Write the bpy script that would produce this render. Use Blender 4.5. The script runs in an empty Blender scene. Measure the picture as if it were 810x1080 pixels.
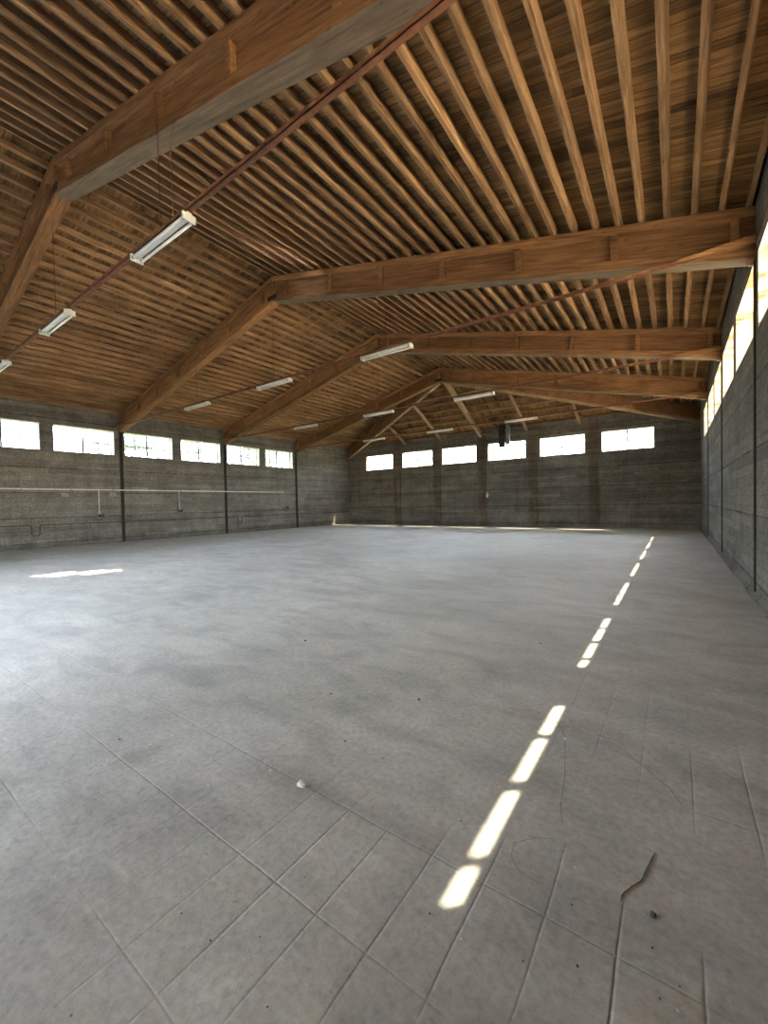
import bpy, bmesh, math, random
from mathutils import Vector, Matrix
random.seed(7)
C = bpy.context.scene.collection
scn = bpy.context.scene
PI = math.pi

# ------------------------------------------------------------------ camera
TH, PP, RR, CX, H, FPX = 0.6206, -0.0214, -0.0207, 10.008, 1.55, 429.3755
fw = Vector((-math.sin(TH)*math.cos(PP), math.cos(TH)*math.cos(PP), math.sin(PP)))
rt = Vector((math.cos(TH), math.sin(TH), 0)); up = rt.cross(fw)
rt2 = math.cos(RR)*rt + math.sin(RR)*up; up2 = -math.sin(RR)*rt + math.cos(RR)*up
cd = bpy.data.cameras.new('camera'); cam = bpy.data.objects.new('camera', cd); C.objects.link(cam)
cd.sensor_fit = 'HORIZONTAL'; cd.sensor_width = 36; cd.lens = FPX/810*36
cd.clip_start = .05; cd.clip_end = 500
M = Matrix((rt2, up2, -fw)).transposed().to_4x4(); M.translation = Vector((CX, 0, H))
cam.matrix_world = M
scn.camera = cam

# ------------------------------------------------------------------ sky, sun, exposure
SUN_DIR = Vector((-.42, -.44, -1)).normalized()      # the way the light travels
w = bpy.data.worlds.new('world'); scn.world = w; w.use_nodes = True
nt = w.node_tree; nt.nodes.clear()
sky = nt.nodes.new('ShaderNodeTexSky'); sky.sky_type = 'NISHITA'; sky.sun_disc = False
sky.sun_elevation = math.asin(-SUN_DIR.z); sky.sun_rotation = math.atan2(.42, .44)
sky.air_density = 1.0; sky.dust_density = 2.5; sky.ozone_density = 1.0
bgn = nt.nodes.new('ShaderNodeBackground'); bgn.inputs['Strength'].default_value = 0.62
wo = nt.nodes.new('ShaderNodeOutputWorld')
hs = nt.nodes.new('ShaderNodeHueSaturation'); hs.inputs['Saturation'].default_value = .50
nt.links.new(sky.outputs[0], hs.inputs['Color']); nt.links.new(hs.outputs[0], bgn.inputs[0]); nt.links.new(bgn.outputs[0], wo.inputs[0])
sd = bpy.data.lights.new('sun', 'SUN'); sd.energy = 15; sd.angle = math.radians(.53); sd.color = (1, .86, .62)
sun = bpy.data.objects.new('sun', sd); C.objects.link(sun)
sun.rotation_euler = SUN_DIR.to_track_quat('-Z', 'Y').to_euler(); sun.location = (20, 30, 40)
scn.view_settings.view_transform = 'Standard'; scn.view_settings.look = 'None'
scn.view_settings.gamma = 1; scn.view_settings.use_curve_mapping = False
scn.view_settings.exposure = 3.5
cy = scn.cycles
cy.max_bounces = 10; cy.diffuse_bounces = 7; cy.glossy_bounces = 3; cy.transparent_max_bounces = 12
cy.sample_clamp_indirect = 12; cy.caustics_reflective = False; cy.caustics_refractive = False

# ------------------------------------------------------------------ dimensions
W = 11.017; S = 5.3905; Y2 = 8.403; YB = 24.80; YF = -2.62; T = .415; TB = .15
FY = [Y2 + (k-2)*S for k in range(5)]           # girder planes 0..4 (0 stands in the front wall)
ZA, ZAt, ZE, ZEt = 7.8146, 8.5568, 5.1282, 5.901
SL = (ZAt-ZEt)/W                                # main roof slope
SH = (ZAt-ZEt)/(YB-FY[4])                       # hip slope
PH = .16                                        # purlin depth
def ztop(x): return ZAt - SL*abs(x)             # top of girders / bottom of purlins
ZL, ZH = 4.03, 5.135                            # window sill and head
LW = [(FY[k]+a, FY[k]+b) for k in range(0, 4) for a, b in ((.17, 2.42), (2.87, 5.13))]
RW = LW + [(FY[4]+.17, FY[4]+2.42)]
BW = [(-9.3, -6.86), (-6.0, -3.56), (-2.8, -.36), (.42, 2.78), (3.58, 6.0), (6.79, 9.19)]

def portal(loc, rot, sx, sy):
    d = bpy.data.lights.new('window_portal', 'AREA'); d.shape = 'RECTANGLE'; d.size = sx; d.size_y = sy
    d.cycles.is_portal = True
    o = bpy.data.objects.new('window_portal', d); C.objects.link(o); o.location = loc
    o.rotation_euler = Vector(rot).to_track_quat('-Z', 'Z').to_euler()
for a, b in LW: portal((-W-T-.02, (a+b)/2, (ZL+ZH)/2), (1, 0, 0), b-a, ZH-ZL)
for a, b in RW: portal((W+T+.02, (a+b)/2, (ZL+ZH)/2), (-1, 0, 0), b-a, ZH-ZL)
for a, b in BW: portal(((a+b)/2, YB+TB+.02, (4.08+5.17)/2), (0, -1, 0), b-a, 1.09)
ADDED_GATE = (-3.0, 5.0, 2.7)                         # unseen gate opening behind the camera, added to light the foreground floor
portal(((ADDED_GATE[0]+ADDED_GATE[1])/2, YF-T-.02, ADDED_GATE[2]/2), (0, 1, 0), ADDED_GATE[1]-ADDED_GATE[0], ADDED_GATE[2])

# ------------------------------------------------------------------ materials
def new_mat(name):
    m = bpy.data.materials.new(name); m.use_nodes = True
    n = m.node_tree; b = n.nodes['Principled BSDF']; return m, n, b
class NB:
    def __init__(s, nt): s.nt = nt
    def n(s, t, **k):
        o = s.nt.nodes.new('ShaderNode'+t)
        for a, v in k.items():
            if a.startswith('i_'):
                key = a[2:]; key = int(key) if key.isdigit() else key
                o.inputs[key].default_value = v
            else: setattr(o, a, v)
        return o
    def l(s, a, b): s.nt.links.new(a, b)
    def val(s, x, sock):
        if hasattr(x, 'is_output'): s.l(x, sock)
        else: sock.default_value = x
    def math(s, op, a, b=0.0, clamp=False):
        o = s.n('Math', operation=op, use_clamp=clamp); s.val(a, o.inputs[0]); s.val(b, o.inputs[1]); return o.outputs[0]
    def mix(s, f, a, b, mode='MIX'):
        o = s.n('Mix', data_type='RGBA', blend_type=mode); s.val(f, o.inputs[0])
        for x, i in ((a, 6), (b, 7)):
            if hasattr(x, 'is_output'): s.l(x, o.inputs[i])
            else: o.inputs[i].default_value = (*x, 1)
        return o.outputs[2]
    def ramp(s, f, pts):
        o = s.n('ValToRGB'); s.l(f, o.inputs[0]); e = o.color_ramp.elements
        while len(e) < len(pts): e.new(.5)
        for q, (p, c) in zip(e, pts):
            q.position = p; q.color = (*c, 1) if hasattr(c, '__len__') else (c, c, c, 1)
        return o.outputs[0]
    def noise(s, vec, scale, detail=4, rough=.55, dist=0):
        o = s.n('TexNoise'); s.l(vec, o.inputs['Vector']); o.inputs['Scale'].default_value = scale
        o.inputs['Detail'].default_value = detail; o.inputs['Roughness'].default_value = rough
        o.inputs['Distortion'].default_value = dist; return o.outputs[0]
    def mapping(s, vec, scale=(1, 1, 1), loc=(0, 0, 0), rot=(0, 0, 0)):
        o = s.n('Mapping'); s.l(vec, o.inputs[0]); o.inputs['Scale'].default_value = scale
        o.inputs['Location'].default_value = loc; o.inputs['Rotation'].default_value = rot; return o.outputs[0]
    def bump(s, h, strength, dist, bsdf):
        o = s.n('Bump'); s.l(h, o.inputs['Height']); o.inputs['Strength'].default_value = strength
        o.inputs['Distance'].default_value = dist; s.l(o.outputs[0], bsdf.inputs['Normal'])

def wood(name, axis, dark, mid, light, grey=0.0, rough=.8, stain=.35, slope=0.0):
    """timber with the grain along one axis; every object gets its own shade"""
    m, nt_, b = new_mat(name); q = NB(nt_)
    geo = q.n('NewGeometry'); oi = q.n('ObjectInfo')
    off = q.n('CombineXYZ'); r = q.math('MULTIPLY', oi.outputs['Random'], 37.0)
    for i in range(3): q.l(r, off.inputs[i])
    add = q.n('VectorMath', operation='ADD'); q.l(geo.outputs['Position'], add.inputs[0]); q.l(off.outputs[0], add.inputs[1])
    sc = [14, 14, 14]; sc[axis] = .7
    vec = add.outputs[0]
    if slope:      # grain runs along the sloping member
        sp_ = q.n('SeparateXYZ'); q.l(geo.outputs['Position'], sp_.inputs[0])
        cz = q.n('CombineXYZ'); q.l(q.math('MULTIPLY', q.math('ABSOLUTE', sp_.outputs[0]), slope), cz.inputs[2])
        a2 = q.n('VectorMath', operation='ADD'); q.l(vec, a2.inputs[0]); q.l(cz.outputs[0], a2.inputs[1]); vec = a2.outputs[0]
    v = q.mapping(vec, tuple(sc))
    g = q.noise(v, 2.2, 5, .6, .3)
    sc2 = [3, 3, 3]; sc2[axis] = .8
    pch = q.noise(q.mapping(add.outputs[0], tuple(sc2)), 1.0, 3, .6)
    col = q.ramp(g, [(.28, dark), (.5, mid), (.72, light)])
    tone = q.ramp(oi.outputs['Random'], [(0, .72), (.5, .95), (1, 1.15)])
    col = q.mix(1.0, col, tone, 'MULTIPLY')
    st = q.ramp(pch, [(.3, 1.0-stain), (.6, 1.0)])
    col = q.mix(1.0, col, st, 'MULTIPLY')
    kn = q.n('TexVoronoi'); q.l(q.mapping(add.outputs[0], tuple(5 if i != axis else 1.6 for i in range(3))), kn.inputs['Vector']); kn.inputs['Scale'].default_value = 1.6
    k2 = q.ramp(kn.outputs['Distance'], [(.05, .45), (.13, 1.0)])
    col = q.mix(.8, col, k2, 'MULTIPLY')
    if grey: col = q.mix(grey, col, (.30, .27, .22))
    q.l(col, b.inputs['Base Color']); b.inputs['Roughness'].default_value = rough
    b.inputs['Specular IOR Level'].default_value = .25
    q.bump(g, .5, .012, b)
    return m
M_PURL = wood('purlin timber', 1, (.185, .094, .042), (.35, .202, .100), (.49, .315, .175))
M_HPURL = wood('hip purlin timber', 0, (.185, .094, .042), (.35, .202, .100), (.49, .315, .175))
M_BEAM = wood('girder timber', 0, (.15, .068, .027), (.29, .140, .056), (.40, .215, .095), stain=.25, slope=SL)
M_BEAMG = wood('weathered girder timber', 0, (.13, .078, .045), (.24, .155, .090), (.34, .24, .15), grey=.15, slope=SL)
M_RAFT = wood('rafter timber', 1, (.22, .12, .055), (.40, .25, .13), (.52, .35, .20), grey=.15)

def deck_mat(name, rot):
    m, nt_, b = new_mat(name); q = NB(nt_)
    geo = q.n('NewGeometry')
    v = q.mapping(geo.outputs['Position'], rot=(0, 0, rot))
    sx = q.n('SeparateXYZ'); q.l(v, sx.inputs[0])
    wob = q.noise(v, 1.3, 2)
    y = q.math('ADD', sx.outputs[1], q.math('MULTIPLY', wob, .02))
    cell = q.math('DIVIDE', y, .115)
    idx = q.math('FLOOR', cell); fr = q.math('FRACT', cell)
    row = q.math('ADD', q.math('MULTIPLY', sx.outputs[0], .36), q.math('MULTIPLY', idx, .37))
    comb = q.n('CombineXYZ'); q.l(idx, comb.inputs[0]); q.l(q.math('FLOOR', row), comb.inputs[1])
    wn = q.n('TexWhiteNoise'); q.l(comb.outputs[0], wn.inputs[0])
    g = q.noise(q.mapping(v, (1.1, 16, 1)), 1.6, 5, .6, .4)
    col = q.ramp(g, [(.25, (.145, .072, .027)), (.5, (.265, .148, .060)), (.75, (.41, .25, .108))])
    tone = q.ramp(wn.outputs[0], [(0, .60), (.25, .85), (.7, 1.0), (1, 1.15)])
    col = q.mix(1.0, col, tone, 'MULTIPLY')
    big = q.noise(q.mapping(v, (.55, 1.5, 1)), .9, 5, .65, .5)
    st = q.ramp(big, [(.36, .28), (.47, .72), (.60, 1.0)])
    col = q.mix(1.0, col, st, 'MULTIPLY')
    gap = q.ramp(fr, [(0, .12), (.07, 1.0), (.94, 1.0), (1, .12)])
    col = q.mix(.85, col, gap, 'MULTIPLY')
    q.l(col, b.inputs['Base Color']); b.inputs['Roughness'].default_value = .85
    b.inputs['Specular IOR Level'].default_value = .2
    q.bump(q.math('ADD', gap, q.math('MULTIPLY', wn.outputs[0], .8)), .6, .02, b)
    return m
M_DECK = deck_mat('roof boarding', 0); M_DECKH = deck_mat('hip roof boarding', PI/2)

def concrete(name, base=(.205, .188, .160), tint=(.138, .122, .099)):
    m, nt_, b = new_mat(name); q = NB(nt_)
    geo = q.n('NewGeometry'); pos = geo.outputs['Position']
    s = q.n('SeparateXYZ'); q.l(pos, s.inputs[0])
    u = q.math('ADD', s.outputs[0], s.outputs[1])
    wob = q.noise(pos, .9, 3)
    z = q.math('ADD', s.outputs[2], q.math('MULTIPLY', q.math('SUBTRACT', wob, .5), .05))
    # board marks
    bc = q.math('DIVIDE', z, .172); bi = q.math('FLOOR', bc); bf = q.math('FRACT', bc)
    c1 = q.n('CombineXYZ'); q.l(bi, c1.inputs[0]); q.l(q.math('FLOOR', q.math('ADD', q.math('MULTIPLY', u, .37), q.math('MULTIPLY', bi, .61))), c1.inputs[1])
    wn = q.n('TexWhiteNoise'); q.l(c1.outputs[0], wn.inputs[0])
    bl = q.ramp(bf, [(0, .25), (.06, 1), (.95, 1), (1, .25)])
    # pour joints
    pc = q.math('FRACT', q.math('DIVIDE', q.math('SUBTRACT', z, .21), 1.03))
    pj = q.ramp(pc, [(0, .0), (.024, 1), (.976, 1), (1, .0)])
    # vertical panel joints
    vc = q.math('FRACT', q.math('DIVIDE', q.math('ADD', u, q.math('MULTIPLY', wob, .04)), 1.35))
    vj = q.ramp(vc, [(0, .35), (.008, 1), (.992, 1), (1, .35)])
    cv = q.n('CombineXYZ'); q.l(u, cv.inputs[0]); q.l(q.math('MULTIPLY', s.outputs[2], 1.0), cv.inputs[1])
    n1 = q.noise(pos, 1.1, 6, .65, .3)
    n2 = q.noise(q.mapping(cv.outputs[0], (1.3, 7, 1)), 2.0, 6, .7)
    n3 = q.noise(pos, 22, 4, .7)
    drip = q.noise(q.mapping(cv.outputs[0], (3.0, .25, 1)), 1.0, 5, .6)
    col = q.ramp(n1, [(.25, tint), (.55, base), (.8, tuple(c*1.35 for c in base))])
    col = q.mix(1.0, col, q.ramp(n2, [(.28, .80), (.5, 1.0), (.75, 1.15)]), 'MULTIPLY')
    col = q.mix(1.0, col, q.ramp(wn.outputs[0], [(0, .78), (1, 1.18)]), 'MULTIPLY')
    col = q.mix(.9, col, q.ramp(n3, [(.3, .5), (.5, 1.0), (.70, 1.55)]), 'MULTIPLY')
    col = q.mix(1.0, col, q.ramp(drip, [(.28, .78), (.5, 1.0)]), 'MULTIPLY')
    brk = q.ramp(q.noise(pos, 3.1, 4, .7), [(.35, .25), (.6, 1.0)])
    col = q.mix(q.math('MULTIPLY', brk, .55), col, bl, 'MULTIPLY')
    col = q.mix(q.math('MULTIPLY', brk, .95), col, pj, 'MULTIPLY')
    col = q.mix(.35, col, vj, 'MULTIPLY')
    # darker towards the floor, edge broken by noise
    foot = q.ramp(q.math('ADD', s.outputs[2], q.math('MULTIPLY', n1, .6)), [(.25, .68), (.75, 1.0)])
    col = q.mix(1.0, col, foot, 'MULTIPLY')
    q.l(col, b.inputs['Base Color']); b.inputs['Roughness'].default_value = .9
    b.inputs['Specular IOR Level'].default_value = .25
    hsum = q.math('ADD', q.math('ADD', q.math('MULTIPLY', bl, .5), q.math('MULTIPLY', n2, 1.3)), q.math('ADD', q.math('MULTIPLY', pj, .8), q.math('MULTIPLY', n3, .6)))
    q.bump(hsum, .8, .025, b)
    return m
M_CONC = concrete('board marked concrete')
M_PIL = concrete('browner pilaster concrete', (.190, .155, .115), (.120, .095, .07))

def reveal_mat():
    m, nt_, b = new_mat('plastered brick reveal'); q = NB(nt_)
    geo = q.n('NewGeometry'); s = q.n('SeparateXYZ'); q.l(geo.outputs['Position'], s.inputs[0])
    cv = q.n('CombineXYZ'); q.l(q.math('ADD', s.outputs[0], s.outputs[1]), cv.inputs[0]); q.l(s.outputs[2], cv.inputs[1])
    br = q.n('TexBrick'); q.l(cv.outputs[0], br.inputs['Vector'])
    br.inputs['Scale'].default_value = 1; br.inputs['Brick Width'].default_value = .25; br.inputs['Row Height'].default_value = .075
    br.inputs['Mortar Size'].default_value = .008
    br.inputs['Color1'].default_value = (.45, .17, .07, 1); br.inputs['Color2'].default_value = (.50, .23, .10, 1); br.inputs['Mortar'].default_value = (.5, .43, .32, 1)
    n = q.noise(q.mapping(geo.outputs['Position'], (1, 1, 3.2)), 1.6, 2, .5)
    f = q.ramp(n, [(.55, 0.0), (.60, 1.0)])
    col = q.mix(f, (.56, .50, .37), br.outputs[0])
    q.l(col, b.inputs['Base Color']); b.inputs['Roughness'].default_value = .9
    return m
M_REV = reveal_mat()

def floor_mat():
    m, nt_, b = new_mat('dusty worn concrete floor'); q = NB(nt_)
    geo = q.n('NewGeometry'); pos = geo.outputs['Position']
    s = q.n('SeparateXYZ'); q.l(pos, s.inputs[0])
    w1 = q.noise(pos, 2.0, 3); wob = q.math('MULTIPLY', q.math('SUBTRACT', w1, .5), .02)
    def groove(c, off, step, wd):
        f = q.math('FRACT', q.math('DIVIDE', q.math('ADD', q.math('SUBTRACT', c, off), wob), step))
        d = q.math('MINIMUM', f, q.math('SUBTRACT', 1.0, f))
        d = q.math('MULTIPLY', d, step)
        return q.ramp(d, [(0, 0.0), (wd, 1.0)])
    gx = groove(s.outputs[0], 9.135, .236, .006)
    gy = groove(s.outputs[1], .585, .475, .006)
    g = q.math('MULTIPLY', gx, gy)
    big = q.noise(pos, .35, 5, .6, .6)
    sweep = q.noise(q.mapping(pos, (.9, 2.2, 1), rot=(0, 0, .7)), 1.1, 5, .6, .8)
    fine = q.noise(pos, 30, 5, .7)
    med = q.noise(pos, 5, 5, .65, .4)
    col = q.ramp(big, [(.3, (.44, .432, .385)), (.5, (.535, .518, .475)), (.7, (.61, .60, .56))])
    dust = q.ramp(sweep, [(.30, .66), (.5, .98), (.7, 1.18)])
    col = q.mix(.8, col, dust, 'MULTIPLY')
    col = q.mix(1, col, q.ramp(med, [(.3, .90), (.6, 1.04)]), 'MULTIPLY')
    col = q.mix(1, col, q.ramp(fine, [(.25, .70), (.5, 1.0), (.75, 1.22)]), 'MULTIPLY')
    # damp brown staining
    vor = q.noise(pos, .8, 5, .7, 1.2)
    sm = q.ramp(vor, [(.60, 0.0), (.70, 1.0)])
    col = q.mix(q.math('MULTIPLY', sm, .35), col, (.20, .155, .115))
    msk = q.ramp(q.noise(pos, 1.2, 3, .6), [(.38, 0.0), (.62, .8)])
    gd = q.math('SUBTRACT', 1.0, q.math('MULTIPLY', q.math('SUBTRACT', 1.0, g), msk))
    col = q.mix(.32, col, q.ramp(gd, [(0, .55), (1, 1.0)]), 'MULTIPLY')
    sp = q.n('TexVoronoi'); q.l(pos, sp.inputs['Vector']); sp.inputs['Scale'].default_value = 11
    spk = q.ramp(sp.outputs['Distance'], [(.035, 1.0), (.06, 0.0)])
    spc = q.n('TexWhiteNoise'); q.l(sp.outputs['Color'], spc.inputs[0])
    col = q.mix(q.math('MULTIPLY', spk, q.ramp(spc.outputs[0], [(.55, 0), (.59, 1)])), col, (.14, .13, .12))
    q.l(col, b.inputs['Base Color'])
    q.l(q.ramp(sweep, [(.3, .50), (.7, .72)]), b.inputs['Roughness'])
    b.inputs['Specular IOR Level'].default_value = .45
    hs = q.math('ADD', q.math('MULTIPLY', gd, .8), q.math('ADD', q.math('MULTIPLY', fine, .25), q.math('MULTIPLY', med, .9)))
    q.bump(hs, .5, .010, b)
    return m
M_FLOOR = floor_mat()

def simple(name, col, rough=.5, metal=0.0, nz=.25, sc=6):
    m, nt_, b = new_mat(name); q = NB(nt_)
    tc = q.n('NewGeometry'); n = q.noise(tc.outputs['Position'], sc, 5, .6)
    c = q.mix(1.0, col, q.ramp(n, [(.3, 1-nz), (.7, 1+nz*.4)]), 'MULTIPLY')
    q.l(c, b.inputs['Base Color']); b.inputs['Roughness'].default_value = rough; b.inputs['Metallic'].default_value = metal
    return m
M_WHITE = simple('white enamel', (.75, .74, .68), .4)
M_TUBE = simple('lamp tube glass', (.85, .85, .82), .15, nz=.05)
M_FRAME = simple('pale painted window frame', (.66, .64, .58), .5)
M_RUST = simple('rusty brown steel', (.21, .085, .042), .75, .2, .5, 9)
M_DARK = simple('dark steel', (.035, .028, .024), .7, .3, .5, 5)
M_COND = simple('pale conduit', (.72, .71, .67), .4)
M_BLACK = simple('black cable', (.02, .018, .016), .6)
M_GREY = simple('grey sheet metal', (.30, .31, .31), .45, .5)
M_HEAT = simple('dark grey sheet metal', (.055, .058, .06), .5, .3)
M_STONE = simple('pale stone', (.85, .83, .76), .9, nz=.5, sc=40)
M_DSTONE = simple('dark stone', (.09, .085, .08), .9, nz=.5, sc=40)
M_CRACK = simple('floor crack dirt', (.26, .245, .225), .95, nz=.4, sc=60)
M_PLAST = simple('white plaster', (.78, .77, .72), .8, nz=.3, sc=12)
M_GPL = simple('grey plaster', (.30, .29, .26), .9, nz=.4, sc=14)
M_BARS = simple('dark glazing bar', (.06, .065, .07), .5, .2)
M_ROOF = simple('roof covering', (.25, .12, .08), .9)
M_GROUND = simple('dry gravel yard', (.68, .58, .44), .95, nz=.3, sc=1.5)
M_LOWBOUNCE = simple('dark low bounce ground', (.06, .06, .062), .9)  # kept dark so little light bounces up through the gate
M_GRASS = simple('mown grass', (.11, .13, .055), .95, nz=.4, sc=2)
M_BARK = simple('tree bark', (.10, .075, .055), .9)
M_LEAF = simple('tree leaves', (.035, .058, .030), .7, nz=.4, sc=3)
M_LEAF.use_backface_culling = False
def glass_mat():
    m, nt_, b = new_mat('dusty window glass'); q = NB(nt_)
    nt_.nodes.remove(b); out = [n for n in nt_.nodes if n.type == 'OUTPUT_MATERIAL'][0]
    t = q.n('BsdfTransparent'); t.inputs[0].default_value = (.93, .96, .95, 1)
    g = q.n('BsdfGlossy'); g.inputs['Roughness'].default_value = .03
    f = q.n('Fresnel'); f.inputs[0].default_value = 1.45
    mx = q.n('MixShader'); q.l(q.math('MULTIPLY', f.outputs[0], .8), mx.inputs[0]); q.l(t.outputs[0], mx.inputs[1]); q.l(g.outputs[0], mx.inputs[2])
    d = q.n('BsdfTranslucent'); d.inputs[0].default_value = (.8, .82, .8, 1)
    m2 = q.n('MixShader'); q.val(.05, m2.inputs[0]); q.l(mx.outputs[0], m2.inputs[1]); q.l(d.outputs[0], m2.inputs[2])
    q.l(m2.outputs[0], out.inputs[0]); return m
M_GLASS = glass_mat()

# ------------------------------------------------------------------ mesh helpers
def obj(name, bm, mats, parent=None, smooth=False):
    me = bpy.data.meshes.new(name); bmesh.ops.recalc_face_normals(bm, faces=bm.faces); bm.to_mesh(me); bm.free()
    for m in (mats if isinstance(mats, (list, tuple)) else [mats]): me.materials.append(m)
    if smooth:
        for p in me.polygons: p.use_smooth = True
    o = bpy.data.objects.new(name, me); C.objects.link(o)
    if parent: o.parent = parent
    return o
def struct(name, bm, mats, parent=None, smooth=False):
    o = obj(name, bm, mats, parent, smooth); o['kind'] = 'structure'; return o
def thing(name, label, cat, loc=(0, 0, 0), group=None):
    o = bpy.data.objects.new(name, None); C.objects.link(o); o.location = loc; o.empty_display_size = .2
    return tag(o, label, cat, group)
def tag(o, label, cat, group=None, kind=None):
    o['label'] = label; o['category'] = cat
    if group: o['group'] = group
    if kind: o['kind'] = kind
    return o
def hexa(bm, P8, mi=0):
    """8 corners: 0-3 bottom ring, 4-7 top ring"""
    v = [bm.verts.new(p) for p in P8]
    for f in ((0, 3, 2, 1), (4, 5, 6, 7), (0, 1, 5, 4), (1, 2, 6, 5), (2, 3, 7, 6), (3, 0, 4, 7)):
        bm.faces.new([v[i] for i in f]).material_index = mi
def box(bm, x0, x1, y0, y1, z0, z1, mi=0):
    hexa(bm, [(x0, y0, z0), (x1, y0, z0), (x1, y1, z0), (x0, y1, z0), (x0, y0, z1), (x1, y0, z1), (x1, y1, z1), (x0, y1, z1)], mi)
def bx(*a):
    bm = bmesh.new(); box(bm, *a); return bm
def bevel(bm, w_, seg=1):
    bmesh.ops.bevel(bm, geom=list(bm.edges), offset=w_, segments=seg, affect='EDGES', profile=.5)
    return bm
def tube(bm, pts, r, n=8, cap=True):
    pts = [Vector(p) for p in pts]; rings = []
    for i, p in enumerate(pts):
        d = (pts[min(i+1, len(pts)-1)]-pts[max(i-1, 0)]).normalized()
        a = d.orthogonal().normalized() if i == 0 else (rings[-1][1] - d*rings[-1][1].dot(d)).normalized()
        b_ = d.cross(a)
        rr = r[i] if hasattr(r, '__len__') else r
        rings.append(([bm.verts.new(p + rr*(math.cos(2*PI*k/n)*a + math.sin(2*PI*k/n)*b_)) for k in range(n)], a))
    for (r0, _), (r1, _) in zip(rings, rings[1:]):
        for k in range(n): bm.faces.new((r0[k], r0[(k+1) % n], r1[(k+1) % n], r1[k]))
    if cap:
        bm.faces.new(rings[0][0][::-1]); bm.faces.new(rings[-1][0])
def beam_between(bm, A, B, wid, hgt, updir=(0, 0, 1), drop=0.0, plumb=False):
    """rectangular bar from A to B; A,B on the top centre line"""
    A, B = Vector(A), Vector(B); d = (B-A).normalized(); side = d.cross(Vector(updir)).normalized()
    u = Vector((0, 0, 1)) if plumb else side.cross(d)
    a = side*wid/2
    hexa(bm, [A-a-u*hgt, A+a-u*hgt, B+a-u*hgt, B-a-u*hgt, A-a, A+a, B+a, B-a])
def panel(us, vs, holes, fmap, mi_rev=1, closed=True):
    """thick panel on a grid with openings; fmap(u,v,w) -> point, w 0 inner 1 outer; openings get their own reveal material"""
    bm = bmesh.new(); nu, nv = len(us)-1, len(vs)-1
    cache = {}
    def V(i, j, k):
        if (i, j, k) not in cache: cache[(i, j, k)] = bm.verts.new(fmap(us[i], vs[j], k))
        return cache[(i, j, k)]
    def solid(i, j):
        if not (0 <= i < nu and 0 <= j < nv): return False
        u, v = (us[i]+us[i+1])/2, (vs[j]+vs[j+1])/2
        return not any(a < u < b and c < v < d for a, b, c, d in holes)
    for i in range(nu):
        for j in range(nv):
            if not solid(i, j): continue
            for k in (0, 1): bm.faces.new((V(i, j, k), V(i+1, j, k), V(i+1, j+1, k), V(i, j+1, k)))
            for (di, dj, e) in ((-1, 0, ((i, j), (i, j+1))), (1, 0, ((i+1, j), (i+1, j+1))), (0, -1, ((i, j), (i+1, j))), (0, 1, ((i, j+1), (i+1, j+1)))):
                if not solid(i+di, j+dj):
                    f = bm.faces.new((V(*e[0], 0), V(*e[1], 0), V(*e[1], 1), V(*e[0], 1)))
                    if 0 <= i+di < nu and 0 <= j+dj < nv: f.material_index = mi_rev
    return bm
def cuts(lo, hi, prs): return sorted({lo, hi, *[x for p in prs for x in p]})
ORD = ['first', 'second', 'third', 'fourth', 'fifth', 'sixth', 'seventh', 'eighth', 'ninth', 'tenth', 'eleventh', 'twelfth', 'thirteenth', 'fourteenth', 'fifteenth', 'sixteenth', 'seventeenth', 'eighteenth', 'nineteenth']
def ordn(i):
    if i < 19: return ORD[i]
    tens = {1: 'twent', 2: 'thirt'}[(i+1)//10-1] if i+1 < 40 else 'fort'
    r = (i+1) % 10
    return tens+'ieth' if r == 0 else tens+'y-'+ORD[r-1]

# ------------------------------------------------------------------ shell
fl = bx(-W-T, W+T, YF-T, YB+TB, -.2, 0); struct('floor', fl, M_FLOOR)
gr = bmesh.new()
R = 120
box(gr, W+T, R, -R, R, -.3, -.05)
struct('ground', gr, M_GROUND)
gr = bmesh.new(); box(gr, -R, -W-T, -R, R, -.3, -.05); box(gr, -W-T, W+T, YB+TB, R, -.3, -.05)
struct('ground', gr, M_GRASS)
struct('low_bounce_ground', bx(-W-T, W+T, -R, YF-T, -.3, -.05), M_LOWBOUNCE)  # unseen dark ground added outside the gate to cut upward bounce
ZW = ZEt+PH
def zdeck(x, y):
    z = ZAt+PH-SL*abs(x)
    return min(z, ZAt+PH-SH*(y-FY[4]))
struct('wall_left', panel(cuts(YF, YB, LW), cuts(0, ZW, [(ZL, ZH)]), [(a, b, ZL, ZH) for a, b in LW], lambda u, v, k: (-W-T*k, u, v)), [M_CONC, M_REV])
struct('wall_right', panel(cuts(YF, YB, RW), cuts(0, ZW, [(ZL, ZH)]), [(a, b, ZL, ZH) for a, b in RW], lambda u, v, k: (W+T*k, u, v)), [M_CONC, M_REV])
ZBL, ZBH = 4.08, 5.17
struct('wall_back', panel(cuts(-W-T, W+T, BW), cuts(0, ZW, [(ZBL, ZBH)]), [(a, b, ZBL, ZBH) for a, b in BW], lambda u, v, k: (u, YB+TB*k, v)), [M_CONC, M_REV])
fwz = lambda u, v: (v if v < 4.5 else zdeck(u, 0)-.002)
struct('wall_front', panel([-W-T, -6, ADDED_GATE[0], 0, ADDED_GATE[1], W+T], [0, ADDED_GATE[2], 9], [(ADDED_GATE[0], ADDED_GATE[1], 0, ADDED_GATE[2])], lambda u, v, k: (u, YF-T*k, fwz(u, v))), [M_CONC, M_REV])
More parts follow.
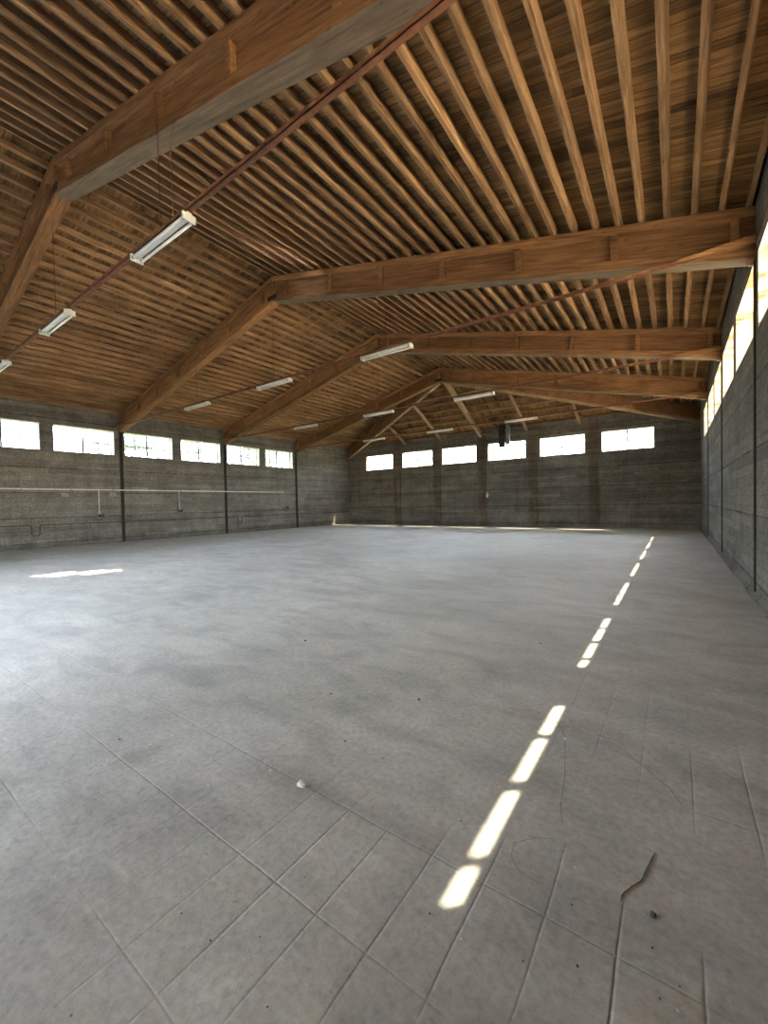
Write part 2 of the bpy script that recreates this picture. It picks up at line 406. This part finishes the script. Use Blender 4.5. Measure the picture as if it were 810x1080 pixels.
# roof boarding; three narrow gaps in it let the sun through on to the floor
PX0, PS = 10.62, .355
gapx = [(1.25, 1.355, 6.65, 7.45), (1.605, 1.71, 6.80, 7.90), (1.96, 2.065, 7.30, 8.10)]
OV = W+T+.22
def dmap(sgn): return lambda u, v, k: (sgn*u, v, ZAt+PH-SL*u+.05*k)
dk = panel(sorted({0, 5.0, OV, *[x for g in gapx for x in g[:2]]}), sorted({YF-T, FY[4], *[y for g in gapx for y in g[2:]]}), [g for g in gapx], dmap(1), 0)
struct('ceiling', dk, M_DECK)
struct('ceiling', panel([0, 5, OV], [YF-T, FY[4]], [], dmap(-1), 0), M_DECK)
YO = FY[4]+(OV)*SL/SH
def tri3(pts, m):
    bm = bmesh.new(); a = [bm.verts.new(p) for p in pts]; b_ = [bm.verts.new((p[0], p[1], p[2]+.05)) for p in pts]
    bm.faces.new(a); bm.faces.new(b_[::-1])
    for i in range(3): bm.faces.new((a[i], a[(i+1) % 3], b_[(i+1) % 3], b_[i]))
    return struct('ceiling', bm, m)
zt = ZAt+PH; zo = ZAt+PH-SL*OV
for s in (-1, 1): tri3([(0, FY[4], zt), (s*OV, FY[4], zo), (s*OV, YO, zo)], M_DECK)
tri3([(0, FY[4], zt), (-OV, YO, zo), (OV, YO, zo)], M_DECKH)

# windows: four lights across, two high
WN = [0]
def window(cx, cy_, a, b, z0, z1, axis, outward, bars=4, trim=True):
    WN[0] += 1; bm = bmesh.new()
    D0, D1 = (.30, .35) if axis == 'y' else (.08, .13)
    def B(u0, u1, za, zb, d0=D0, d1=D1):
        if axis == 'y': box(bm, *sorted((cx+outward*d0, cx+outward*d1)), u0, u1, za, zb)
        else: box(bm, u0, u1, *sorted((cy_+outward*d0, cy_+outward*d1)), za, zb)
    t = .045
    B(a, b, z0, z0+t); B(a, b, z1-t, z1); B(a, a+t, z0+t, z1-t); B(b-t, b, z0+t, z1-t)
    f = struct('window_%d' % WN[0], bm, M_FRAME)
    bm = bmesh.new()
    for i in range(1, bars):
        u = a+(b-a)*i/bars; hw = .032 if i*2 == bars else .015
        B(u-hw, u+hw, z0+t, z1-t)
    zm = (z0+z1)/2 - .04
    B(a+t, b-t, zm-.019, zm+.019, D0+.008, D1-.008)
    obj('glazing_bars', bm, M_BARS, f)
    pb = bmesh.new()
    if axis == 'y':
        x = cx+outward*.325; box(pb, x-.002, x+.002, a+.03, b-.03, z0+.03, z1-.03)
    else:
        y = cy_+outward*.105; box(pb, a+.03, b-.03, y-.002, y+.002, z0+.03, z1-.03)
    obj('window_pane', pb, M_GLASS, f)
    if trim:      # pale inner lining along the head and one jamb
        tb = bmesh.new()
        if axis == 'x':
            box(tb, a, b, cy_-.012, cy_+.079, z1-.035, z1-.001); box(tb, a+.001, a+.035, cy_-.012, cy_+.079, z0, z1-.035)
        else:
            x0, x1 = sorted((cx-outward*.012, cx+outward*.23))
            box(tb, x0, x1, a, b, z1-.035, z1-.001); box(tb, x0, x1, b-.035, b-.001, z0, z1-.035)
        obj('window_lining', tb, M_FRAME, f)
for a, b in LW: window(-W, 0, a, b, ZL, ZH, 'y', -1)
for a, b in RW: window(W, 0, a, b, ZL, ZH, 'y', 1, trim=False)
for i, (a, b) in enumerate(BW): window(0, YB, a, b, ZBL, ZBH, 'x', 1, bars=(2 if i in (0, 1, 2, 4, 5) else 4), trim=i in (1, 2, 4, 5))

# pilasters on the back wall
for i, x in enumerate((-6.43, -3.18, .03, 3.18, 6.39)):
    bm = bmesh.new(); box(bm, x-.25, x+.25, YB-.06, YB+.02, .0, ZW-.02)
    for dx in (-.19, -.06, .07, .19): box(bm, x+dx-.022, x+dx+.022, YB-.085, YB-.055, .35, ZW-.03)
    struct('trim_%d' % (i+1), bm, M_PIL)
# low kerb along the right wall foot
bm = bmesh.new()
ys = [YF + (YB-YF)*i/60 for i in range(61)]
pr = []
for y in ys:
    k = .05+.025*random.random(); pr.append([bm.verts.new((W-k, y, 0)), bm.verts.new((W-k*.5, y, .03+.04*random.random())), bm.verts.new((W, y, .09))])
for p, q_ in zip(pr, pr[1:]):
    bm.faces.new((p[0], q_[0], q_[1], p[1])); bm.faces.new((p[1], q_[1], q_[2], p[2]))
struct('baseboard_right', bm, M_CONC)

# ------------------------------------------------------------------ steel columns
BAYN = ['nearest', 'second nearest', 'third nearest', 'farthest']
for k in range(1, 5):
    for s, nm in ((-1, 'left'), (1, 'right')):
        t = thing('wall_column', f'narrow dark rusty steel column set in the {nm} wall under the {BAYN[k-1]} girder', 'column', (s*W, FY[k], 0), 'steel columns in the side walls')
        bm = bmesh.new(); hw = .062 if s < 0 else .05; pz = .05 if s < 0 else .02
        x0, x1 = sorted((-s*pz, s*.06))
        box(bm, x0, x1, -hw, -hw+.02, 0, ZE-.02); box(bm, x0, x1, hw-.02, hw, 0, ZE-.02)
        xa, xb = sorted((-s*(pz-.02), s*.05)); box(bm, xa, xb, -hw+.02, hw-.02, 0, ZE-.02)
        obj('column_channel', bm, M_DARK, t)
        obj('cap_plate', bevel(bx(*sorted((-s*.10, s*.05)), -.12, .12, ZE-.022, ZE-.002), .004), M_RUST, t)

# ------------------------------------------------------------------ girders
def xsec(bm, sgn, f0, f1, xa, xb, y0, y1):
    """sloping board between x=xa..xb, f0/f1 give its lower/upper height there"""
    P = []
    for f in (f0, f1):
        for (x, y) in ((xa, y0), (xb, y0), (xb, y1), (xa, y1)): P.append((sgn*x, y, f(x)))
    hexa(bm, P)
zb_ = lambda x: ZA-(ZA-ZE)/W*x
zt_ = lambda x: ZAt-(ZAt-ZEt)/W*x
STX = [.55, 2.35, 4.05, 5.75, 7.45, 9.15, 10.78]
def girder(k):
    y = FY[k]
    t = thing('roof_girder', f'{BAYN[k-1]} pitched timber girder spanning the hall, brown boarded web with stiffeners', 'roof girder', (0, y, 0), 'main roof girders')
    for s in (-1, 1):
        bm = bmesh.new(); xsec(bm, s, zb_, lambda x: zb_(x)+.17, 0, W-.005, -.06, .22)
        bevel(bm, .006)
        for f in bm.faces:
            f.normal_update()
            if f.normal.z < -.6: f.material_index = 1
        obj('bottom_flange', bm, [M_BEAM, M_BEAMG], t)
        bm = bmesh.new(); xsec(bm, s, lambda x: zt_(x)-.15, lambda x: zt_(x)-.001, 0, W-.005, -.06, .22)
        obj('top_flange', bevel(bm, .006), M_BEAM, t)
        bm = bmesh.new(); xsec(bm, s, lambda x: zb_(x)+.165, lambda x: zt_(x)-.145, 0, W-.006, .05, .11)
        obj('web', bm, M_BEAM, t)
        for x in STX:
            bm = bmesh.new(); xsec(bm, s, lambda x_: zb_(x_)+.168, lambda x_: zt_(x_)-.148, x-.055, x+.055, -.035, .195)
            obj('stiffener', bevel(bm, .005), M_BEAM, t)
    # steel fish plates and bolts at the ridge joint
    bm = bmesh.new(); box(bm, -.20, .20, -.072, -.061, ZA+.03, ZA+.16)
    for dx in (-.14, -.05, .05, .14): tube(bm, [(dx, -.074, ZA+.09), (dx, -.09, ZA+.09)], .014, 6)
    obj('ridge_plate', bm, M_DARK, t)
    bm = bmesh.new(); box(bm, -.035, .035, -.056, .215, ZA+.17, ZAt-.15); obj('king_block', bm, M_BEAM, t)
for k in range(1, 5): girder(k)

# tie bars
def tie(k):
    y = FY[k]-.115; z = 5.36
    t = thing('tie_bar', f'long rusty angle iron tie bar below the {BAYN[k-1]} girder', 'tie bar', (0, y, z), 'tie bars across the hall')
    bm = bmesh.new(); box(bm, -W+.45, W-.45, -.035, -.027, -.035, .022); box(bm, -W+.45, W-.45, -.035, .03, -.035, -.027)
    obj('angle_bar', bm, M_RUST, t)
    for s in (-1, 1):
        bm = bmesh.new()
        P = [(s*(W-.95), .0), (s*(W-.01), -.02), (s*(W-.01), .10), (s*(W-.95), .05)]
        a = [bm.verts.new((p[0], -.045, p[1]-.02)) for p in P]; b_ = [bm.verts.new((p[0], .054, p[1]-.02)) for p in P]
        bm.faces.new(a); bm.faces.new(b_[::-1])
        for i in range(4): bm.faces.new((a[i], a[(i+1) % 4], b_[(i+1) % 4], b_[i]))
        obj('end_block', bm, M_BEAM, t)
for k in range(1, 5): tie(k)

# strip lamps
def copy_tree(o, parent=None):
    c = o.copy(); C.objects.link(c)
    if parent: c.parent = parent
    for ch in list(o.children): copy_tree(ch, c)
    return c
def lamp_proto():
    t = thing('strip_lamp', '-', 'lamp', (0, 0, 0), 'twin tube strip lamps hanging below the girders')
    L = .74
    bm = bmesh.new(); v = []
    for x in (-L, L): v.append([bm.verts.new((x, yy, zz)) for yy, zz in ((-.03, .045), (.03, .045), (.045, .0), (.02, -.02), (-.02, -.02), (-.045, .0))])
    for i in range(6): bm.faces.new((v[0][i], v[0][(i+1) % 6], v[1][(i+1) % 6], v[1][i]))
    bm.faces.new(v[0]); bm.faces.new(v[1][::-1])
    obj('housing', bm, M_WHITE, t)
    for s in (-1, 1):
        bm = bmesh.new(); tube(bm, [(-L+.03, s*.062, -.035), (L-.03, s*.062, -.035)], .019, 12); tb = obj('lamp_tube', bm, M_TUBE, t, True)
        for e in (-1, 1):
            bm = bmesh.new(); tube(bm, [(e*(L-.06), s*.062, -.035), (e*(L-.036), s*.062, -.035)], .0205, 12); obj('tube_cap', bm, M_GREY, tb)
        obj('lamp_holder', bevel(bx(*sorted((s*L, s*(L-.035))), -.09, .09, -.065, .03), .006), M_WHITE, t)
    return t
lp = lamp_proto(); first = True
XN = {-4.25: 'left of the ridge', .05: 'below the ridge', 4.24: 'right of the ridge'}
for k in range(1, 5):
    for x in (-4.25, .05, 4.24):
        o = lp if first else copy_tree(lp); first = False
        o.location = (x, FY[k]-.115, 5.27)
        o['label'] = f'white twin tube strip lamp {XN[x]}, hanging under the {BAYN[k-1]} girder'
        bm = bmesh.new(); tube(bm, [(0, 0, .045), (0, 0, zb_(abs(x))-5.27+.06)], .008, 6)
        obj('suspension_cord', bm, M_RUST, o)
        if x > 4: bm = bmesh.new(); tube(bm, [(.35, 0, .05), (.33, 0, zb_(4.6)-5.27-.25), (.42, .01, zb_(4.6)-5.27-.08), (.5, .03, zb_(4.7)-5.27)], .006, 6); obj('supply_cable', bm, M_RUST, o)

# ------------------------------------------------------------------ purlins
BAY = {0: 'before the nearest girder', 1: 'between nearest and second girder', 2: 'between second and third girder', 3: 'between third and farthest girder', 4: 'beyond the farthest girder'}
xs = []
x = PX0+.355
while x > .12: xs.append(min(x, 10.93)); x -= PS
xs = xs[::-1]
hidden = bmesh.new()
def purlin_mesh(y0, y1, wd=.082, hg=PH-.004, prc=True):
    bm = bmesh.new(); n = 5; rings = []
    sag = [random.uniform(-.003, .003) for _ in range(n+1)]; ph = random.uniform(-.008, .008)
    for i in range(n+1):
        y = y0+(y1-y0)*i/n; dx = sag[i]+ph*(2*i/n-1)
        w2 = wd/2+random.uniform(-.004, .004)
        rings.append([bm.verts.new(q) for q in ((dx-w2, y, 0), (dx+w2, y, 0), (dx+w2, y, hg), (dx-w2, y, hg))])
    for a, b_ in zip(rings, rings[1:]):
        for j in range(4): bm.faces.new((a[j], a[(j+1) % 4], b_[(j+1) % 4], b_[j]))
    bm.faces.new(rings[0]); bm.faces.new(rings[-1][::-1])
    return bm
for bay in range(0, 5):
    for s, side in ((-1, 'left'), (1, 'right')):
        for i, x in enumerate(xs):
            y0 = FY[bay]+.085; y1 = FY[bay+1]+.075 if bay < 4 else FY[4]+x*SL/SH-.06
            if bay == 0: y0 = YF
            if y1-y0 < .25: continue
            vis = bay in (1, 2, 3) or (bay == 4) or (bay == 0 and ((s > 0 and x < 5.6) or (s < 0 and x < 6.5)))
            bm = purlin_mesh(y0+(.0 if bay == 0 else random.uniform(0, .05)), y1-random.uniform(0, .05), random.choice((.066, .070, .076)))
            rotm = Matrix.Rotation(s*math.atan(SL), 4, 'Y')
            bmesh.ops.transform(bm, matrix=Matrix.Translation((s*x, 0, ztop(x)+.009))@rotm, verts=bm.verts)
            for v in bm.verts:      # keep the upper face just under the boarding
                v.co.z = min(v.co.z, zdeck(v.co.x, 0)-.003)
            if vis:
                o = obj('roof_purlin', bm, M_PURL)
                tag(o, f'{ordn(i)} purlin from the ridge, {side} slope, {BAY[bay]}', 'roof purlin', 'purlins of the timber roof')
            else:
                me = bpy.data.meshes.new('tmp'); bm.to_mesh(me); bm.free(); hidden.from_mesh(me); bpy.data.meshes.remove(me)
tag(obj('roof_purlins', hidden, M_PURL), 'rough brown timber purlins over the front end of the hall', 'roof purlin', kind='stuff')
# hip purlins run across
yy = FY[4]+.42; i = 0; hl = []
while yy < YB-.12: hl.append(yy); yy += .56
for i, y in enumerate(hl):
    half = (y-FY[4])*SH/SL-.12
    if half < .3: continue
    bm = purlin_mesh(-half, half, .075, PH-.012)
    zz = ZAt-SH*(y-FY[4])
    bmesh.ops.transform(bm, matrix=Matrix.Translation((0, y, zz+.022))@Matrix.Rotation(-math.atan(SH), 4, 'X')@Matrix.Rotation(PI/2, 4, 'Z'), verts=bm.verts)
    for v in bm.verts: v.co.z = min(v.co.z, ZAt+PH-SH*(v.co.y-FY[4])-.003)
    tag(obj('roof_purlin', bm, M_HPURL), f'brown cross purlin of the far hipped slope, {ordn(i)} down from the peak', 'roof purlin', 'cross purlins of the far hipped slope')

# ridge boards
for k in range(1, 5):
    y0 = YF if k == 1 else FY[k-1]+.085
    pass
t = tag(obj('ridge_board', bx(-.018, .018, YF, FY[4]+.2, ZAt+.03, ZAt+PH-.008), M_PURL), 'thin brown ridge board running along the peak of the roof', 'ridge board')

# ------------------------------------------------------------------ hip beams and rafters of the far end
ap = Vector((0, FY[4]+.24, 0))
def hip(s, side):
    t = thing('hip_beam', f'brown timber hip beam falling from the farthest girder to the {side} back corner', 'hip beam', (0, FY[4]+.24, 0), 'hip beams of the far end')
    E_ = Vector((s*(W-.03), YB-.03, 0))
    A = Vector((s*.12, FY[4]+.28, 0)); d = (E_-A)
    def P(f, off, z):
        n = Vector((-d.y, d.x, 0)).normalized()*off; p = A+d*f; return (p.x+n.x, p.y+n.y-(FY[4]+.24), z)
    def piece(name, o0, o1, f0, f1, g0, g1, m):
        bm = bmesh.new()
        hexa(bm, [P(f0, o0, g0(f0)), P(f1, o0, g0(f1)), P(f1, o1, g0(f1)), P(f0, o1, g0(f0)), P(f0, o0, g1(f0)), P(f1, o0, g1(f1)), P(f1, o1, g1(f1)), P(f0, o1, g1(f0))])
        return obj(name, bm, m, t)
    lo = lambda f: ZA-.02+(ZE-ZA)*f; hi = lambda f: ZAt-.03+(ZEt-ZAt)*f
    piece('bottom_flange', -.07, .07, 0, 1, lo, lambda f: lo(f)+.13, M_RAFT)
    piece('top_flange', -.07, .07, 0, 1, lambda f: hi(f)-.12, hi, M_BEAM)
    piece('web', -.045, .045, 0, 1, lambda f: lo(f)+.125, lambda f: hi(f)-.115, M_BEAM)
    for f in (.12, .28, .44, .60, .76, .92): piece('stiffener', -.06, .06, f-.006, f+.006, lambda f: lo(f)+.128, lambda f: hi(f)-.118, M_BEAM)
hip(-1, 'left'); hip(1, 'right')
def rafter(x, y0, zt0, zb1, wd, hg, label, name='jack_rafter'):
    A = (x, y0, zt0); B = (x, YB-.01, ZEt-.02)
    bm = bmesh.new()
    n = 6
    for (a, b_) in ((A, B),): beam_between(bm, a, b_, wd, hg, plumb=True)
    o = obj(name, bevel(bm, .006), M_RAFT); tag(o, label, 'rafter', 'rafters of the far hipped slope')
def zh(y): return ZAt-SH*(y-FY[4])-.02
rafter(0, FY[4]+.40, zh(FY[4]+.40), 0, .19, .30, 'pale central rafter running from the peak down to the back wall', 'common_rafter')
for x, nm in ((-5.72, 'left, nearer the corner'), (-2.85, 'left of the central rafter'), (2.85, 'right of the central rafter'), (5.72, 'right, nearer the corner')):
    y0 = FY[4]+abs(x)*SL/SH+.14
    rafter(x, y0, zh(y0), 0, .13, .18, f'short pale jack rafter between hip beam and back wall, {nm}')
t = thing('peak_connector', 'dark steel connector where hip beams meet under the farthest girder', 'connector', (0, FY[4]+.24, ZA+.1))
bm = bmesh.new(); box(bm, -.2, .2, -.015, .02, -.12, .12); tube(bm, [(0, -.02, -.13), (0, -.02, .16)], .05, 8); obj('plate', bm, M_DARK, t)
bm = bmesh.new()
for dx in (-.14, .14): tube(bm, [(dx, -.03, .05), (dx, .04, .05)], .02, 6)
obj('bolt', bm, M_GREY, t)

# ------------------------------------------------------------------ things on the walls
t = thing('wall_conduit', 'long white conduit running along the left wall below the windows', 'conduit', (-W, 0, 2.42))
bm = bmesh.new(); tube(bm, [(.05, YF+.1, 0), (.05, 18.05, -.01)], .026, 8); obj('conduit_pipe', bm, M_COND, t, True)
for y in [YF+1+i*1.6 for i in range(12)]: obj('conduit_clip', bevel(bx(0, .08, y-.02, y+.02, -.035, .035), .004), M_GREY, t)
for y, zlow, lab in ((7.48, 1.28, 'socket box on the left wall before the first window column'), (11.1, 1.40, 'socket box on the left wall in the second bay'), (18.28, 1.42, 'socket box near the end of the white conduit on the left wall')):
    t = thing('socket_box', 'small grey ' + lab, 'socket', (-W, y, zlow), 'socket boxes on the left wall')
    bm = bmesh.new(); box(bm, .002, .10, -.13, .0, -.11, .14); obj('box', bevel(bm, .012, 2), M_GREY, t)
    obj('lid', bevel(bx(.10, .115, -.115, -.015, -.09, .04), .004), M_DARK, t)
    obj('socket_face', bevel(bx(.03, .10, .02, .12, -.10, .05), .01), M_HEAT, t)
    bm = bmesh.new(); tube(bm, [(.035, -.05, .13), (.035, -.05, 2.40-zlow)], .018, 8); obj('drop_pipe', bm, M_COND if y < 17 else M_GREY, t)
t = thing('low_pipe', 'thin dark pipe with two U-shaped drops running low along the left wall', 'pipe', (-W, 0, 0))
def U(y, z): return [(.04, y-.30, z), (.04, y-.17, z), (.04, y-.13, z-.05), (.04, y-.13, z-.36), (.04, y-.09, z-.42), (.04, y+.09, z-.42), (.04, y+.13, z-.36), (.04, y+.13, z-.05), (.04, y+.17, z), (.04, y+.30, z)]
bm = bmesh.new(); tube(bm, [(.04, YF+.1, .95)]+U(5.18, .95)+U(14.66, .95)+[(.04, YB-.1, .95)], .02, 8); obj('pipe_run', bm, M_BLACK, t)
for y in [YF+.8+i*1.9 for i in range(14)]: obj('pipe_clip', bx(0, .065, y-.015, y+.015, .92, .98), M_DARK, t)
for y, z in ((6.2, 2.18), (8.0, 2.2)):
    tag(obj('wall_patch', bevel(bx(-W, -W+.02, y-.13, y+.13, z-.08, z+.09), .005), M_GPL), 'small pale plaster patch on the left wall, ' + ('left of the socket drop' if y < 7 else 'beside the dark column'), 'plaster patch', 'plaster patches on the left wall')
# box and duct hanging from the roof at the back wall
t = thing('heater_box', 'dark grey metal box hanging before the fourth back wall window', 'metal box', (1.52, YB-.45, 4.78))
obj('box', bevel(bx(-.19, .19, -.16, .16, 0, .62), .02, 2), M_HEAT, t)
bm = bmesh.new()
for z in (.12, .2, .28, .36, .44): box(bm, -.16, .16, -.172, -.16, z, z+.035)
obj('louvre', bm, M_DARK, t)
obj('wall_bracket', bx(-.03, .03, .16, .449, .95, 1.0), M_DARK, t)
obj('upper_housing', bevel(bx(-.20, .14, -.12, .14, .62, 1.36), .015), M_DARK, t)
t = thing('vertical_duct', 'grey sheet metal duct beside the dark hanging box', 'duct', (1.87, YB-.42, 4.95))
obj('duct_pipe', bevel(bx(-.10, .10, -.10, .10, 0, 1.19), .012), M_GREY, t)
obj('wall_bracket', bx(-.03, .03, .10, .419, .9, .94), M_DARK, t)
obj('duct_collar', bevel(bx(-.125, .125, -.125, .125, .48, .55), .01), M_GREY, t)
t = thing('stay_rod', 'thin grey rod sloping down to the dark hanging box', 'rod', (0, 0, 0))
bm = bmesh.new(); tube(bm, [(.17, YB-.40, 5.74), (.75, YB-.43, 5.64), (1.30, YB-.45, 5.48)], .022, 8); obj('rod', bm, M_GREY, t)
obj('wall_bracket', bevel(bx(.13, .21, YB-.45, YB-.002, 5.71, 5.77), .006), M_DARK, t)
# white plaster mark on the middle pilaster
bm = bmesh.new(); P = [(-.10, 0), (-.02, .06), (.0, .0), (.10, .04), (.11, .16), (.19, .22), (.10, .26), (.07, .40), (.03, .44), (-.02, .33), (-.07, .25), (-.04, .14), (-.11, .08)]
a = [bm.verts.new((.32+p[0]*.8, YB-.018, 1.76+p[1]*.85)) for p in P]; b_ = [bm.verts.new((.32+p[0]*.8, YB+.001, 1.76+p[1]*.85)) for p in P]
bm.faces.new(a); bm.faces.new(b_[::-1])
for i in range(len(P)): bm.faces.new((a[i], a[(i+1) % len(P)], b_[(i+1) % len(P)], b_[i]))
tag(obj('plaster_splash', bm, M_PLAST), 'jagged white plaster splash on the back wall beside the middle pilaster', 'plaster patch')

# ------------------------------------------------------------------ floor details
def ribbon(name, pts, wd, hgt, m):
    bm = bmesh.new(); pts = [Vector((*p, 0)) for p in pts]; rows = []
    # refine with small jitters
    fine = []
    for p, q_ in zip(pts, pts[1:]):
        for i in range(6): fine.append(p.lerp(q_, i/6)+Vector((random.uniform(-1, 1), random.uniform(-1, 1), 0))*wd*.35)
    fine.append(pts[-1])
    for i, p in enumerate(fine):
        d = (fine[min(i+1, len(fine)-1)]-fine[max(i-1, 0)]).normalized(); n = Vector((-d.y, d.x, 0))
        k = min(1, (i+.4)/3, (len(fine)-.6-i)/3)*random.uniform(.6, 1.2)
        rows.append([bm.verts.new(p-n*wd*k), bm.verts.new(p+Vector((0, 0, hgt*k+.0006))), bm.verts.new(p+n*wd*k)])
        rows[-1][0].co.z = rows[-1][2].co.z = .0006
    for a, b_ in zip(rows, rows[1:]):
        bm.faces.new((a[0], b_[0], b_[1], a[1])); bm.faces.new((a[1], b_[1], b_[2], a[2]))
    return struct(name, bm, m)
ribbon('trim_6', [(9.93, 2.09), (9.905, 1.98), (9.89, 1.90), (9.86, 1.85), (9.835, 1.80), (9.83, 1.76)], .0026, .004, M_CRACK)
ribbon('trim_7', [(9.30, 3.05), (9.42, 2.80), (9.46, 2.60), (9.50, 2.40), (9.53, 2.15), (9.57, 2.02)], .002, .0005, M_CRACK)
ribbon('trim_8', [(9.28, 3.02), (9.55, 2.98), (9.75, 2.85), (9.98, 2.6), (10.05, 2.45)], .0018, .0005, M_CRACK)
ribbon('trim_9', [(9.57, 1.93), (9.48, 1.88), (9.41, 1.80), (9.42, 1.72), (9.47, 1.67), (9.54, 1.66), (9.6, 1.68)], .0014, .0003, M_CRACK)
def stone(x, y, r, m, label, group='stone chips on the floor'):
    bm = bmesh.new(); bmesh.ops.create_icosphere(bm, subdivisions=2, radius=r)
    sx, sy, sz = random.uniform(.7, 1.4), random.uniform(.6, 1), random.uniform(.35, .6)
    for v in bm.verts:
        v.co *= random.uniform(.82, 1.14); v.co.x *= sx; v.co.y *= sy; v.co.z *= sz
    bmesh.ops.rotate(bm, matrix=Matrix.Rotation(random.uniform(0, PI), 3, 'Z'), verts=bm.verts)
    zm = min(v.co.z for v in bm.verts)
    for v in bm.verts: v.co.z = max(v.co.z-zm-.002, 0)
    o = obj('stone_chip', bm, m); o.location = (x, y, 0); return tag(o, label, 'stone', group)
def place_word(i, n): return ordn(i)+' from the left' if i < n/2 else (ordn(n-1-i)+' from the right' if i < n-1 else 'rightmost')
def fpt(u, v):
    d = fw + (u-405)/FPX*rt2 - (v-540)/FPX*up2; t_ = -H/d.z; return CX+d.x*t_, d.y*t_
for n_, (u, v, r) in enumerate(sorted(((285, 812, .006), (294, 813, .005), (330, 839, .005), (598, 886, .005), (607, 915, .007), (580, 921, .004), (250, 807, .005), (159, 785, .009), (113, 802, .006), (59, 925, .005), (502, 770, .01), (566, 771, .007), (596, 780, .012), (565, 845, .005), (635, 934, .004), (250, 1038, .004), (220, 828, .006), (486, 990, .004), (715, 1066, .005)))):
    stone(*fpt(u, v), r, M_STONE, f'tiny pale stone chip on the concrete floor, {place_word(n_, 19)} among the pale chips')
for n_, (u, v, r) in enumerate(sorted(((442, 738, .010), (570, 679, .012), (126, 780, .008), (322, 676, .014), (349, 732, .010), (364, 782, .008), (282, 1062, .004), (609, 1019, .005), (486, 866, .006), (453, 964, .006), (688, 1000, .005), (222, 992, .005), (404, 800, .005), (274, 988, .003)))):
    stone(*fpt(u, v), r, M_DSTONE, f'tiny dark stone chip on the concrete floor, {place_word(n_, 14)} among the dark chips', 'dark stone chips on the floor')
stone(*fpt(318, 829), .027, M_STONE, 'largest pale stone lump, lying on the floor left of the sun patches', None or 'larger stones on the floor')
stone(*fpt(727, 902), .013, M_STONE, 'pale rounded pebble lying on the floor at the lower right', 'larger stones on the floor')
stone(*fpt(689, 966), .012, M_DSTONE, 'dark angular stone on the floor below the raised crack', 'larger stones on the floor')

# ------------------------------------------------------------------ trees outside
def tree(x, y, h, r, label):
    t = thing('broadleaf_tree', label, 'tree', (x, y, -.05), 'trees outside the windows')
    bm = bmesh.new(); tube(bm, [(0, 0, 0), (.1, .05, h*.3), (-.05, .1, h*.55), (.05, 0, h*.8)], [.22, .17, .12, .05], 8)
    for k in range(6):
        a = k*PI/3+random.random(); z = h*(.3+.07*k)
        tube(bm, [(0, 0, z), (math.cos(a)*r*.4, math.sin(a)*r*.4, z+h*.12), (math.cos(a)*r*.75, math.sin(a)*r*.75, z+h*.2)], [.07, .05, .02], 6)
    obj('trunk', bm, M_BARK, t)
    bm = bmesh.new()
    cl = [(Vector((random.gauss(0, r*.45), random.gauss(0, r*.45), h*random.uniform(.42, .95)))) for _ in range(26)]
    for c in cl:
        for _ in range(90):
            p = c+Vector((random.gauss(0, .45), random.gauss(0, .45), random.gauss(0, .35)))
            n = Vector((random.gauss(0, 1), random.gauss(0, 1), random.gauss(0, 1))).normalized(); a = n.orthogonal().normalized()*.13; b2 = n.cross(a)*.6
            bm.faces.new([bm.verts.new(p-a), bm.verts.new(p+b2), bm.verts.new(p+a), bm.verts.new(p-b2)])
    obj('crown', bm, M_LEAF, t)
for i, (x, y, h, r) in enumerate(((-21, 12.5, 8.0, 2.4), (-23, 18, 8.6, 2.6), (-20, 22.5, 7.8, 2.2), (-24, 27, 9, 2.6))):
    tree(x, y, h, r, f'green leafy tree outside the left wall, {ordn(i)} from the front')
for i, (x, y, h, r) in enumerate(((-14, 42, 10, 3), (-2, 46, 10.5, 3.2), (7, 43, 10, 3))):
    tree(x, y, h, r, f'green leafy tree beyond the back wall, {ordn(i)} from the left')
